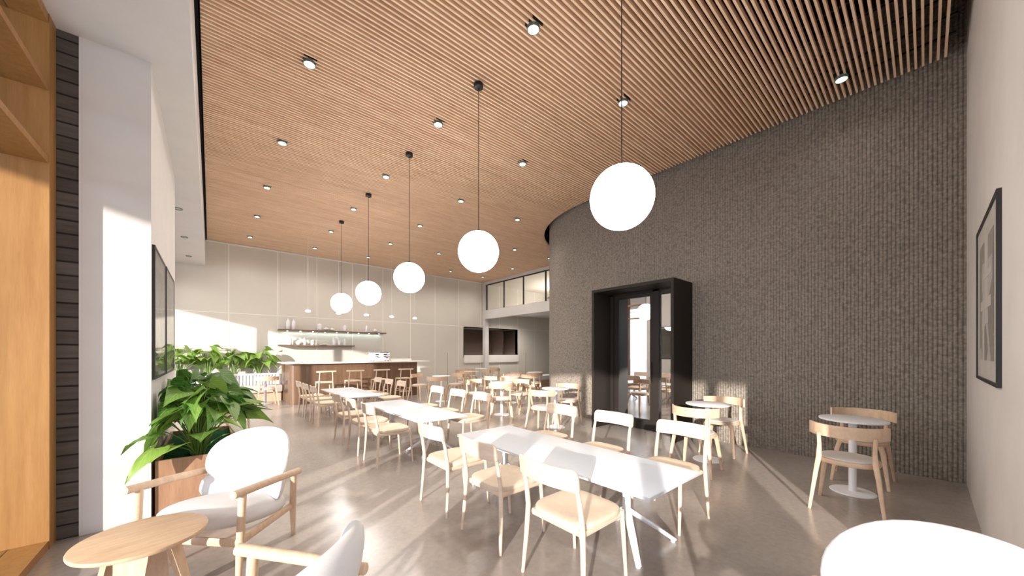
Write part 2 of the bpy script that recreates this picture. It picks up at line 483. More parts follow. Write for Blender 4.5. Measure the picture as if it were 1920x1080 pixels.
# far wall: pale panels with light joints and a dark serving niche
def far_wall():
    b = MB(); N0, N1, NZ0, NZ1 = 8.42, 11.56, 1.29, 2.52
    b.box(-3.0, N0, NORTH, NORTH+0.2, 0, SKY_Z)
    b.box(N1, 15, NORTH, NORTH+0.2, 0, SKY_Z)
    b.box(N0, N1, NORTH, NORTH+0.2, NZ1, SKY_Z)
    b.box(N0, N1, NORTH, NORTH+0.2, 0, NZ0)
    jy0 = NORTH-0.004
    for x in (0.40, 1.59, 2.68, 3.79, 4.87, 5.95, 7.02, 8.14, 9.3, 10.4, 11.56, 12.7):
        w = 0.011
        if N0-0.05 < x < N1-0.05:
            b.box(x-w, x+w, jy0, NORTH, NZ1, CEIL-0.02, 1); b.box(x-w, x+w, jy0, NORTH, 0, 0.95, 1)
        else:
            b.box(x-w, x+w, jy0, NORTH, 0, CEIL-0.02, 1)
    b.box(-1.2, N0, jy0, NORTH, 2.548, 2.566, 1); b.box(N0, 14, jy0, NORTH, 2.548, 2.566, 1)
    for x in (7.6, 12.1): b.box(x-0.006, x+0.006, jy0, NORTH, 0, 1.4, 2)
    b.box(-0.1, 9.4, jy0-0.02, NORTH, CEIL-0.045, CEIL-0.005, 1)
    b.build('wall_north', ['beige_panel', 'joint_light', 'dark_grey'], kind='structure', smooth=0)
    n = MB()
    n.box(N0, N1, NORTH+1.1, NORTH+1.15, 1.2, NZ1); n.box(N0-0.03, N0, NORTH, NORTH+1.1, 1.2, NZ1)
    n.box(N1, N1+0.03, NORTH, NORTH+1.1, 1.2, NZ1); n.box(N0, N1, NORTH, NORTH+1.1, NZ1, NZ1+0.03)
    n.box(10.75, 10.8, NORTH+0.2, NORTH+1.1, 1.3, NZ1)
    n.build('wall_niche', 'niche_brown', kind='structure', smooth=0)
far_wall()
c = MB(); c.box(8.42, 11.56, NORTH-0.06, NORTH-0.002, 0.955, 1.295)
tag(c.build('serving_counter', 'counter_white', smooth=0), 'long white counter box in the dark brown wall niche', 'counter')

# mezzanine: beam, glazed screen with black frames, slim corner column, room behind
MB().box(9.60, 15, CY+CR, NORTH, 3.20, 3.31).build('ceiling_mezzanine', 'white_paint', kind='structure', smooth=0)
MB().box(9.42, 9.60, CY+CR, NORTH, 2.93, 3.31).build('trim_4', 'white_paint', kind='structure', smooth=0)
MB().box(9.42, 9.60, CY+CR, NORTH, 4.47, 4.64).build('trim_2', 'white_paint', kind='structure', smooth=0)
b = MB(); b.box(9.41, 9.62, NORTH-0.20, NORTH-0.02, 0, 4.57)
b.build('wall_column', 'white_paint', kind='structure', smooth=0)
MB().box(9.62, 15, CY+CR, NORTH, 4.52, 4.62).build('ceiling_upper', 'beige_panel', kind='structure', smooth=0)
MB().box(14.9, 15.1, CY, NORTH+0.2, 0, SKY_Z).build('wall_east', 'beige_panel', kind='structure', smooth=0)
fr = MB()
fr.box(9.47, 9.51, CY+CR, 12.88, 4.43, 4.47); fr.box(9.47, 9.51, CY+CR, 12.88, 3.31, 3.325)
for yy in (12.86, 11.64, 10.41, 9.18, 7.96): fr.box(9.465, 9.515, yy-0.02, yy+0.02, 3.31, 4.45)
wf = fr.build('window_3', 'black_metal', kind='structure', smooth=0)
for a, c_ in ((7.98, 9.16), (9.20, 10.39), (10.43, 11.62), (11.66, 12.84)):
    MB().box(9.485, 9.493, a, c_, 3.325, 4.43).build('pane', 'clear_glass', parent=wf, smooth=0)

# timber window walls on the left: one either side of the brick pier
def window_wall(name, y0, y1, posts):
    w = MB()
    for yy in posts: w.box(-1.09, -0.89, yy-0.028, yy+0.028, 0.05, SOFF)
    w.box(-1.12, -0.885, y0, y1, 0, 0.06)                       # sill
    w.box(-1.12, -0.885, y0, y1, SOFF-0.07, SOFF)               # head
    for z in (2.767, 3.286): w.box(-1.09, -0.886, y0, min(y1, 4.08) if y0 < 0 else y1, z, z+0.045)
    o = w.build(name, 'window_wood', kind='structure', smooth=0)
    ys = sorted(posts)
    for a, c_ in zip(ys[:-1], ys[1:]):
        MB().box(-1.06, -1.052, a+0.028, c_-0.028, 0.06, SOFF-0.07).build('pane', 'clear_glass', parent=o, smooth=0)
window_wall('window_1', -5.15, 4.22, [4.12, 3.09, 1.81, 0.527, -0.756, -2.04, -3.32, -4.60, -5.12])
window_wall('window_2', 6.82, NORTH, [13.06, 11.79, 10.51, 9.23, 7.95, 6.86])
# thin wooden lining at the end of the near window
MB().box(-1.10, -0.880, 4.08, 4.225, 0, SOFF).build('trim_3', 'window_wood', kind='structure', smooth=0)
# canopy outside
MB().box(-6.0, -1.1, -8, NORTH+6, SOFF, SOFF+0.3).build('canopy', 'window_wood', kind='structure', smooth=0)

# door portal in the dark core
def portal():
    X0, X1, Y0, Y1, ZT, t = 5.47, WALLX-0.004, 2.54, 4.09, 2.58, 0.05
    b = MB()
    b.box(X0, X1, Y0, Y0+t, 0, ZT); b.box(X0, X1, Y1-t, Y1, 0, ZT); b.box(X0, X1, Y0+t, Y1-t, ZT-t, ZT)
    o = b.build('door_1', 'dark_bronze', kind='structure', smooth=0)
    f = MB(); fx0, fx1 = 6.0, 6.09
    f.box(fx0, fx1, 3.97, Y1-t, 0, ZT-t); f.box(fx0, fx1, 3.05, 3.16, 0, ZT-t)
    f.box(fx0, fx1, 2.59, 2.66, 0, ZT-t); f.box(fx0, fx1, 2.66, 3.05, 0, 0.04); f.box(fx0, fx1, 2.59, Y1-t, 2.50, ZT-t)
    f.build('frame', 'dark_bronze', parent=o, smooth=0)
    MB().box(fx0+0.05, fx0+0.058, 2.66, 3.05, 0.04, 2.50).build('side_pane', 'mirror_glass', parent=o, smooth=0)
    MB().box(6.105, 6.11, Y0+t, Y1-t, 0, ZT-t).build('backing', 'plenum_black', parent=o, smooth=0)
    l = MB(); a, c_ = 3.16, 3.97
    l.box(6.03, 6.08, a, a+0.07, 0.01, 2.50); l.box(6.03, 6.08, c_-0.09, c_, 0.01, 2.50)
    l.box(6.03, 6.08, a+0.07, c_-0.09, 0.01, 0.19); l.box(6.03, 6.08, a+0.07, c_-0.09, 2.43, 2.50)
    lf = l.build('door_leaf', 'dark_bronze', parent=o, smooth=0)
    MB().box(6.05, 6.058, a+0.07, c_-0.09, 0.19, 2.43).build('pane', 'mirror_glass', parent=lf, smooth=0)
    h = MB(); h.tube([(6.0, 3.20, 0.85), (6.0, 3.20, 1.25)], 0.011, 10)
    for z in (0.88, 1.22): h.tube([(6.0, 3.20, z), (6.03, 3.20, z)], 0.008, 8)
    h.build('handle', 'black_metal', parent=lf)
portal()

# ------------------------------------------------------------------ pictures
def picture(name, label, axis, fixed, a0, a1, z0, z1, out, art, group=None):
    """framed print on a wall; axis 'y' hangs on an x=const wall, 'x' on a y=const wall; out is +-1 into the room"""
    o = thing(name, label, 'picture', ((fixed, a0, z0) if axis == 'y' else (a0, fixed, z0)), group=group)
    W, Hh = a1-a0, z1-z0
    def bx(mb, u0, u1, w0, w1, d0, d1, mi=0):
        lo, hi = sorted((d0*out, d1*out))
        if axis == 'y': mb.box(lo, hi, u0, u1, w0, w1, mi)
        else: mb.box(u0, u1, lo, hi, w0, w1, mi)
    f = MB(); t = 0.022
    for r in ((0, W, 0, t), (0, W, Hh-t, Hh), (0, t, t, Hh-t), (W-t, W, t, Hh-t)): bx(f, r[0], r[1], r[2], r[3], 0, 0.020)
    f.build('frame', 'black_metal', parent=o, smooth=0)
    m = MB(); bx(m, t, W-t, t, Hh-t, 0.004, 0.011); board = m.build('mat_board', 'mat_board', parent=o, smooth=0)
    p = MB(); bx(p, W*0.17, W*0.83, Hh*0.13, Hh*0.86, 0.012, 0.014); p.build('print', art, parent=board, smooth=0)
    sh = MB()
    if art == 'art_print_grey':
        bx(sh, W*0.40, W*0.55, Hh*0.35, Hh*0.86, 0.014, 0.0155)
        bx(sh, W*0.25, W*0.75, Hh*0.44, Hh*0.50, 0.0155, 0.0165); bx(sh, W*0.58, W*0.66, Hh*0.13, Hh*0.50, 0.014, 0.0155)
        bx(sh, W*0.22, W*0.60, Hh*0.62, Hh*0.66, 0.0155, 0.0165)
    else:
        k = 28; pts = []
        for i in range(k+1):
            an = 2*PI*i/k; pts.append((W*(0.5+0.22*math.cos(an)), Hh*(0.5+0.27*math.sin(an))))
        P3 = [((0.014*out, u, w) if axis == 'y' else (u, 0.014*out, w)) for u, w in pts]
        sh.tube(P3, 0.004, 6)
        bx(sh, W*0.45, W*0.55, Hh*0.18, Hh*0.36, 0.014, 0.0155)
    sh.build('print_shapes', 'mat_board', parent=board, smooth=0)
    g = MB(); bx(g, t, W-t, t, Hh-t, 0.0175, 0.0185); g.build('glass', 'picture_glass' if axis == 'x' else 'shiny_picture_glass', parent=o, smooth=0)
    return o
picture('framed_picture', 'black framed print on the white side wall, the one nearer the white pillar edge', 'y', -0.38, 4.27, 5.20, 1.18, 2.33, 1, 'art_print_taupe', 'pair of framed prints')
picture('framed_picture', 'black framed print on the white side wall, the farther of the pair behind the plants', 'y', -0.38, 5.31, 6.40, 1.18, 2.34, 1, 'art_print_taupe', 'pair of framed prints')
picture('framed_picture', 'tall black framed grey abstract print alone on the right hand wall', 'x', -0.285, 3.46, 4.72, 1.205, 2.36, 1, 'art_print_grey')

# ------------------------------------------------------------------ lamps
def globe_lamp():
    o = thing('globe_pendant', '', 'pendant lamp', group='large glowing globe pendants in a row')
    MB().ellipsoid((0, 0, 0), (0.238, 0.238, 0.238), 48, 28).build('globe', 'globe_glass', parent=o); gl = children_of(o)[0]
    m = MB(); m.lathe([(0.03, 0.228), (0.03, 0.25), (0.012, 0.262)], 16); m.build('collar', 'black_metal', parent=gl)
    m = MB(); m.tube([(0, 0, 0.25), (0, 0, 1.95)], 0.0042, 8); m.build('cord', 'black_metal', parent=o)
    m = MB(); m.lathe([(0.048, 1.925), (0.055, 1.93), (0.055, 1.975), (0.048, 1.983)], 20); m.build('ceiling_rose', 'black_metal', parent=o)
    return o
gp = Proto(globe_lamp)
for k, lab in enumerate(('largest glowing white globe pendant, nearest, in front of the dark ribbed wall',
                         'second nearest glowing white globe pendant, right of the row\'s middle, under the slat ceiling',
                         'middle glowing white globe pendant of the row of five',
                         'fourth glowing white globe pendant, second farthest of the row',
                         'smallest glowing white globe pendant, farthest of the row, nearest the bar')):
    gp.place(2.40, 1.515+1.905*k, 0, lab, 'large glowing globe pendants in a row', z=2.597)

def bar_lamp():
    o = thing('bar_pendant', '', 'pendant lamp', group='tiny white pendants over the bar')
    MB().lathe([(0.035, 0.0), (0.062, 0.006), (0.068, 0.03), (0.060, 0.055), (0.02, 0.068)], 20).build('shade', 'bar_lamp_glow', parent=o)
    MB().tube([(0, 0, 0.06), (0, 0, 2.06)], 0.004, 6).build('cord', 'white_metal', parent=o)
    return o
bp = Proto(bar_lamp)
ordn = ('leftmost', 'second from the left', 'middle', 'fourth from the left', 'rightmost')
for k in range(5):
    bp.place(2.03+0.78*k, 11.0, 0, 'tiny white pendant on a thin cord above the bar, %s of five' % ordn[k], 'tiny white pendants over the bar', z=2.515)

def downlight():
    o = thing('ceiling_spotlight', '', 'spotlight')
    m = MB(); r0, r1, n = 0.052, 0.060, 24
    m.loft([[(r*math.cos(2*PI*j/n), r*math.sin(2*PI*j/n), z) for j in range(n)] for r, z in ((r0, 0.006), (r0, -0.024), (r1, -0.024), (r1, 0.015))], cap=False)
    ring = m.build('ring', 'spot_green_metal', parent=o)
    m = MB(); m.lathe([(0.0515, -0.001), (0.0515, 0.003)], 24); m.build('lens', 'spot_lens', parent=ring)
    m = MB(); m.box(-0.065, 0.065, -0.065, 0.065, 0.012, 0.045); m.build('housing', 'black_metal', parent=o, smooth=0)
    ld = bpy.data.lights.new('spot_beam', 'SPOT'); ld.energy = 55; ld.spot_size = math.radians(150); ld.spot_blend = 1.0
    ld.shadow_soft_size = 0.05; ld.color = (1.0, 0.95, 0.88)
    lo = bpy.data.objects.new('lamp', ld); COL.objects.link(lo); lo.parent = o; lo.location = (0, 0, -0.03)
    return o
dp = Proto(downlight)
def dim(o):
    for c in children_of(o):
        if c.type == 'LIGHT': c.data = c.data.copy(); c.data.energy = 8
rows = [2.48, 4.37, 6.28, 8.17, 10.07, 11.97]
rown = ['nearest', 'second', 'third', 'fourth', 'fifth', 'farthest']
coln = ['leftmost', 'second', 'third', 'fourth', 'fifth', 'rightmost']
cols = [0.82, 2.39, 3.96, 5.53, 7.08, 8.62]
for ci, x in enumerate(cols):
    for ri, y in enumerate(rows):
        if ci == 0 and ri == 0: continue
        if ci == 3 and ri < 2: continue
        if x > slat_end(y)-0.2: continue
        dp.place(x, y, 0, 'spotlight in slatted ceiling, %s lengthwise row from the left, %s along it' % (coln[ci], rown[ri]),
                 'spotlights in the slatted ceiling', z=CEIL-0.006)
dim(dp.place(5.53, 0.63, 0, 'round spotlight in the slatted ceiling, alone in the far right corner above the dark wall', 'spotlights in the slatted ceiling', z=CEIL-0.006))
for k, nm in enumerate(('nearest', 'middle', 'farthest')):
    dp.place(-0.42, 8.19+1.925*k, 0, 'small round spotlight in the white soffit above the pictures, %s of three' % nm, 'spotlights in the white soffit', z=SOFF+0.012)

for x, nm in ((10.25, 'left'), (11.1, 'right')):  # added fill lamps, hidden behind the beam, to brighten the wall under the mezzanine
    o = dp.place(x, 12.0, 0, 'added unseen fill spotlight under the mezzanine before the niche, %s one' % nm, 'added fill spotlights under the mezzanine', z=3.194)
    for c in children_of(o):
        if c.type == 'LIGHT': c.data = c.data.copy(); c.data.energy = 110
def ring_lamp(x, y, z, r, lab):
    o = thing('disc_pendant', lab, 'pendant lamp', (x, y, z), group='dark disc pendants behind the mezzanine glass')
    MB().lathe([(r*0.97, -0.02), (r, -0.015), (r, 0.02), (r*0.9, 0.03)], 36).build('disc', 'dark_grey', parent=o)
    MB().lathe([(r*0.7, 0.03), (r*0.72, 0.045)], 36).build('diffuser', 'globe_glass', parent=o)
    MB().tube([(0, 0, 0.04), (0, 0, 4.52-z)], 0.006, 6).build('cord', 'black_metal', parent=o)
    ld = bpy.data.lights.new('disc_light', 'AREA'); ld.shape = 'DISK'; ld.size = r*1.6; ld.energy = 45; ld.color = (1, 0.95, 0.88)
    lo = bpy.data.objects.new('lamp', ld); COL.objects.link(lo); lo.parent = o; lo.location = (0, 0, -0.03)
    l2 = bpy.data.lights.new('disc_uplight', 'POINT'); l2.energy = 5; l2.shadow_soft_size = 0.1
    lo = bpy.data.objects.new('lamp', l2); COL.objects.link(lo); lo.parent = o; lo.location = (0, 0, 0.12)
ring_lamp(11.9, 10.2, 4.20, 0.55, 'dark disc pendant behind the mezzanine glass, the upper larger one')
ring_lamp(12.6, 11.4, 4.02, 0.50, 'dark disc pendant behind the mezzanine glass, the lower smaller one')

# ------------------------------------------------------------------ chairs
def dining_chair():
    o = thing('dining_chair', '', 'chair')
    xf = lambda y: -0.262-0.045*(1-(y/0.235)**2)
    MB().plate(0.47, 0.125, 0.018, 0.712, xf, 0.035, 0.012, lean=0.12).build('backrest', 'chair_beech', parent=o)
    out = []
    for j in range(44):
        t = 2*PI*j/44; c, s = math.cos(t), math.sin(t)
        x = 0.225*math.copysign(abs(c)**0.55, c); y = (0.222+0.012*c)*math.copysign(abs(s)**0.5, s)
        out.append((x, y))
    MB().slab(out, 0.405, 0.447, 0.014, dish=0.008).build('seat', 'seat_fabric', parent=o)
    f = MB()
    for sy in (-1, 1): f.tube([(-0.19, sy*0.200, 0.392), (0.19, sy*0.195, 0.392)], 0.016, 8, power=5, flat=(1.1, 0.7))
    for x in (-0.19, 0.19): f.tube([(x, -0.195, 0.392), (x, 0.195, 0.392)], 0.016, 8, power=5, flat=(1.1, 0.7))
    f.build('seat_frame', 'chair_beech', parent=o)
    for sy in (-1, 1):
        MB().tube([(0.235, sy*0.207, 0), (0.215, sy*0.203, 0.25), (0.200, sy*0.198, 0.42)], [0.011, 0.0145, 0.016], 12).build('leg', 'chair_beech', parent=o)
        MB().tube([(-0.237, sy*0.243, 0), (-0.218, sy*0.228, 0.25), (-0.212, sy*0.218, 0.44), (-0.232, sy*0.214, 0.58), (-0.258, sy*0.214, 0.68)],
                  [0.011, 0.0155, 0.0165, 0.015, 0.0125], 12).build('leg', 'chair_beech', parent=o)
    return o
def round_chair():
    o = thing('cafe_chair', '', 'chair')
    R = 0.262
    b = MB(); rings = []
    n = 26; a0, a1 = math.radians(106), math.radians(254)
    for i in range(n+1):
        a = a0+(a1-a0)*i/n; c, s = math.cos(a), math.sin(a)
        def q(r, z): return (0.025+r*c, r*s, z)
        lo, hi = 0.665, 0.770
        rings.append([q(R-0.006, lo), q(R-0.006, hi), q(R+0.012, hi), q(R+0.012, lo)])
    b.loft(rings); b.build('backrest', 'chair_oak', parent=o, smooth=30)
    MB().slab(oval(0.205, 0.210, 40, 2.3), 0.420, 0.458, 0.006).build('seat', 'chair_oak', parent=o)
    MB().slab(oval(0.188, 0.193, 40, 2.3), 0.457, 0.474, 0.008).build('cushion', 'grey_fabric', parent=o)
    for sy in (-1, 1):
        MB().tube([(0.215, sy*0.218, 0), (0.165, sy*0.175, 0.36), (0.15, sy*0.155, 0.43)], [0.014, 0.022, 0.024], 12, power=4).build('leg', 'chair_oak', parent=o)
        MB().tube([(-0.235, sy*0.238, 0), (-0.185, sy*0.196, 0.36), (-0.172, sy*0.180, 0.47), (-0.175, sy*0.176, 0.58), (-0.186, sy*0.180, 0.69)],
                  [0.014, 0.022, 0.025, 0.019, 0.017], 12, power=4, flat=(1.0, 0.8)).build('leg', 'chair_oak', parent=o)
    return o
def bar_stool():
    o = thing('bar_stool', '', 'stool')
    MB().slab(rrect(-0.19, 0.17, -0.19, 0.19, 0.03), 0.600, 0.632, 0.006).build('seat', 'chair_beech', parent=o)
    xf = lambda y: -0.215-0.03*(1-(y/0.24)**2)
    MB().plate(0.48, 0.042, 0.026, 0.905, xf, 0.012, 0.012).build('top_rail', 'chair_beech', parent=o)
    for sy in (-1, 1):
        MB().tube([(-0.215, sy*0.195, 0), (-0.19, sy*0.165, 0.61), (-0.215, sy*0.150, 0.90)], [0.013, 0.016, 0.013], 10).build('leg', 'chair_beech', parent=o)
        MB().tube([(0.185, sy*0.195, 0), (0.155, sy*0.165, 0.61)], [0.013, 0.016], 10).build('leg', 'chair_beech', parent=o)
    f = MB()
    f.tube([(0.175, -0.185, 0.23), (0.175, 0.185, 0.23)], 0.013, 8); f.tube([(-0.205, -0.185, 0.23), (-0.205, 0.185, 0.23)], 0.013, 8)
    for sy in (-1, 1): f.tube([(-0.203, sy*0.18, 0.30), (0.172, sy*0.18, 0.30)], 0.011, 8)
    f.build('footrest', 'chair_beech', parent=o)
    return o
dc, rc, bs = Proto(dining_chair), Proto(round_chair), Proto(bar_stool)

# ------------------------------------------------------------------ long tables
def long_table():
    o = thing('dining_table', '', 'table')
    MB().slab(rrect(-0.365, 0.365, -1.10, 1.10, 0.012), 0.508, 0.530, 0.003).build('table_top', 'white_laminate', parent=o)
    for sy in (-1, 1):
        y0 = sy*0.72
        m = MB(); m.tube([(0, y0, 0.20), (0, y0, 0.508)], 0.027, 16, power=3.2)
        m.box(-0.16, 0.16, y0-0.05, y0+0.05, 0.495, 0.508)
        m.build('column', 'white_metal', parent=o)
        for ax in (-1, 1):
            for ay in (-1, 1):
                m = MB()
                m.tube([(ax*0.005, y0+ay*0.005, 0.235), (ax*0.12, y0+ay*0.115, 0.135), (ax*0.255, y0+ay*0.245, 0.012)], [0.026, 0.023, 0.017], 8, power=5, flat=(0.75, 1.1))
                m.lathe([(0.016, 0.0), (0.016, 0.012)], 12, c=(ax*0.245, y0+ay*0.235, 0))
                m.build('foot', 'white_metal', parent=o)
    return o
lt = Proto(long_table)
TY = [2.18, 5.28, 8.37]; TN = ['nearest', 'middle', 'farthest']
TX = 2.38
seatn = [['nearest the camera', 'in the middle', 'farthest'], ['nearest the camera', 'in the middle', 'farthest'], ['nearest the camera', 'in the middle', 'farthest']]
for i, ty in enumerate(TY):
    lt.place(TX, ty, 0, '%s of the three long white rectangular tables with splayed white legs' % TN[i], 'long white tables in the middle row')
    for k, dy in enumerate((-0.74, -0.02, 0.71)):
        dc.place(1.765, ty+dy, random.uniform(-.01, .01), 'beech chair, window side of the %s long table, seat %s' % (TN[i], seatn[i][k]), 'beech chairs along the long tables')
        dc.place(2.985, ty+dy, PI+random.uniform(-.01, .01), 'beech chair, dark wall side of the %s long table, seat %s' % (TN[i], seatn[i][k]), 'beech chairs along the long tables')

# ------------------------------------------------------------------ round tables
def round_table():
    o = thing('cafe_table', '', 'table')
    MB().slab(oval(0.262, n=56), 0.724, 0.742, 0.004).build('table_top', 'round_top_white', parent=o)
    MB().lathe([(0.031, 0.010), (0.031, 0.718), (0.07, 0.724)], 20).build('column', 'white_metal', parent=o)
    MB().lathe([(0.176, 0.0), (0.178, 0.006), (0.172, 0.012), (0.04, 0.016)], 44).build('base', 'white_metal', parent=o)
    return o
rt = Proto(round_table)
def facing(fx, fy): return math.atan2(fy, fx)
GT, GC = 'small round white tables', 'light oak cafe chairs with curved backs'
def cluster(tx, ty, tlabel, chairs):
    rt.place(tx, ty, 0, tlabel, GT)
    for (x, y, lab, *f) in chairs:
        a = facing(*f) if f else facing(tx-x, ty-y)
        rc.place(x, y, a, lab, GC)
cluster(4.94, 0.48, 'round white table near the right corner, in shade before the dark wall', [
    (4.38, 0.455, 'oak chair with grey seat in front of the rightmost round table, back to the camera', 1, 0.03),
    (5.45, 0.46, 'oak chair between the rightmost round table and the dark ribbed wall', -1, 0.0)])
cluster(4.97, 1.86, 'round white table right of the black door frame, sunlit, beside the dark wall', [
    (4.44, 1.79, 'oak chair in front of the round table right of the door, overlapping its column', 1, 0.06),
    (5.475, 1.86, 'oak chair in the sun patch against the dark wall right of the door', -1, 0.0)])
cluster(4.96, 4.54, 'round white table just left of the black door frame', [
    (4.44, 4.36, 'oak chair in front of the round table left of the door, back to the camera', 0.96, 0.28),
    (5.47, 4.70, 'oak chair behind the round table left of the door, against the curved wall', -0.95, -0.3)])
cluster(5.03, 6.25, 'round white table beyond the middle long table, closest of the crowded back group', [
    (4.68, 5.83, 'oak chair before the closest round table of the back group, back to the camera', 0.62, 0.78),
    (5.53, 6.20, 'oak chair on the right of the closest round table of the back group', -1, 0.0),
    (4.80, 6.88, 'oak chair on the far left of the closest round table of the back group', 0.35, -0.93)])
cluster(6.44, 7.61, 'round white table in the back group, directly behind the closest one', [
    (6.05, 7.18, 'oak chair before the second round table of the back group, facing away', 0.65, 0.76),
    (5.92, 7.72, 'oak chair on the left of the second round table of the back group', 1, -0.1),
    (6.86, 8.05, 'oak chair behind the second round table of the back group', -0.7, -0.7)])
cluster(8.46, 8.69, 'round white table at the back right, before the white wall bench', [
    (7.95, 8.20, 'oak chair in front of the back right round table, facing the bench', 0.7, 0.7),
    (7.75, 8.75, 'oak chair on the left of the back right round table', 1, 0.0),
    (7.20, 7.60, 'oak chair standing between the back group and the dark curved wall', 0.9, 0.45)])
cluster(8.63, 12.10, 'farthest round white table, below the wall niche', [
    (8.02, 11.98, 'oak chair on the left of the farthest round table below the niche', 1, 0.3),
    (9.20, 12.05, 'oak chair on the right of the farthest round table, before the slim white column', -1, 0.0),
    (8.72, 11.36, 'oak chair in front of the farthest round table below the niche', 0.1, 1)])
cluster(7.04, 10.46, 'round white table right of the bar, in shade, with the farthest one behind', [
    (6.62, 10.05, 'oak chair in front of the shaded round table next to the farthest one', 0.7, 0.7),
    (7.10, 11.15, 'oak chair behind the shaded round table next to the farthest one', -0.1, -1),
    (7.65, 10.55, 'oak chair on the right of the shaded round table next to the farthest one', -1, 0.0)])
cluster(5.07, 9.08, 'shaded round white table close to the end of the bar', [
    (4.62, 8.52, 'oak chair in front of the round table by the bar end, back to the camera', 0.6, 0.8),
    (4.70, 9.74, 'oak chair beyond the round table by the bar end, nearest the bar', 0.45, -0.9),
    (5.62, 9.20, 'oak chair on the right of the round table by the bar end', -1, -0.1)])
rc.place(6.10, 9.55, facing(0.8, 0.6), 'oak chair alone between the bar end table and the shaded table behind it', GC)
rt.place(1.15, 11.86, 0, 'round white table in front of the white slatted wall bench at the far left', GT)
rc.place(1.15, 11.45, PI/2, 'oak chair at the far left table, facing the white slatted bench', GC)

# ------------------------------------------------------------------ armchairs and side table
def armchair():
    o = thing('lounge_armchair', '', 'armchair')
    def seat_w(x, y, z):
        return (x, y, z+0.03*(x/0.33)**2-0.05*(x/0.33)*0.35) if z > 0 else (x, y, z+0.03*(x/0.33)**2)
    MB().ellipsoid((0.01, 0, 0.345), (0.335, 0.315, 0.085), 40, 18, p=0.8, q=0.85, warp=lambda x, y, z: (x, y, z+0.05*(x/0.33))).build('seat', 'white_fabric', parent=o)
    def back_warp(x, y, z):
        wrap = 0.13*(y/0.31)**2
        return (x+wrap-0.30*z, y, z)
    MB().ellipsoid((-0.285, 0, 0.625), (0.060, 0.318, 0.205), 36, 22, p=0.85, q=0.9, warp=back_warp).build('backrest', 'white_fabric', parent=o)
    MB().ellipsoid((-0.240, 0, 0.450), (0.068, 0.318, 0.138), 32, 18, p=0.8, q=0.85, warp=back_warp).build('lumbar_cushion', 'white_fabric', parent=o)
    for sy in (-1, 1):
        MB().tube([(0.335, sy*0.356, 0.575), (0.33, sy*0.356, 0.575), (0.05, sy*0.35, 0.555), (-0.24, sy*0.34, 0.530), (-0.245, sy*0.34, 0.530)],
                  [0.019, 0.0245, 0.0245, 0.023, 0.018], 16, flat=(1.0, 1.0)).build('armrest', 'chair_oak', parent=o)
        MB().tube([(0.290, sy*0.352, 0), (0.272, sy*0.350, 0.30), (0.258, sy*0.352, 0.565)], [0.015, 0.0225, 0.021], 14).build('leg', 'chair_oak', parent=o)
        MB().tube([(-0.345, sy*0.215, 0), (-0.27, sy*0.27, 0.27), (-0.19, sy*0.338, 0.528)], [0.015, 0.0225, 0.020], 14).build('leg', 'chair_oak', parent=o)
        MB().tube([(0.270, sy*0.350, 0.275), (-0.275, sy*0.265, 0.262)], 0.020, 8, power=6, flat=(1.2, 0.55)).build('side_rail', 'chair_oak', parent=o)
    MB().tube([(0.268, -0.345, 0.262), (0.268, 0.345, 0.262)], 0.020, 8, power=6, flat=(1.2, 0.55)).build('front_rail', 'chair_oak', parent=o)
    return o
ac = Proto(armchair)
ac.place(0.09, 3.11, facing(-0.72, -0.69), 'white upholstered armchair with round wooden arms beside the large leafy planter', 'white lounge armchairs')
ac.place(0.067, 1.41, facing(-0.70, 0.71), 'white armchair cut by the bottom edge, back turned, right of the small oak side table', 'white lounge armchairs')
ac.place(1.53, -0.07, facing(-1.0, 0.0), 'white armchair seen as a smooth curved back in the bottom right corner', 'white lounge armchairs')
ac.place(0.12, 7.85, facing(0.9, -0.45), 'white armchair mostly hidden behind the large leafy planter', 'white lounge armchairs')

def side_table():
    o = thing('side_table', 'small round light oak side table with flat splayed legs before the armchair', 'table', (-0.265, 2.625, 0), 0.2)
    MB().slab(oval(0.256, n=56), 0.448, 0.470, 0.008).build('table_top', 'oak_round', parent=o)
    for k in range(4):
        a = PI/4+PI/2*k+0.35; c, s = math.cos(a), math.sin(a); tx, ty = -s, c
        m = MB(); vs = []
        for (r, w, z) in ((0.205, 0.030, 0.0), (0.105, 0.066, 0.448)):
            for (dr, dw) in ((-0.011, -w), (0.011, -w), (0.011, w), (-0.011, w)):
                vs.append(((r+dr)*c+dw*tx, (r+dr)*s+dw*ty, z))
        m.add(vs, [(3, 2, 1, 0), (4, 5, 6, 7), (0, 1, 5, 4), (1, 2, 6, 5), (2, 3, 7, 6), (3, 0, 4, 7)])
        m.build('leg', 'chair_oak', parent=o, smooth=0)
side_table()

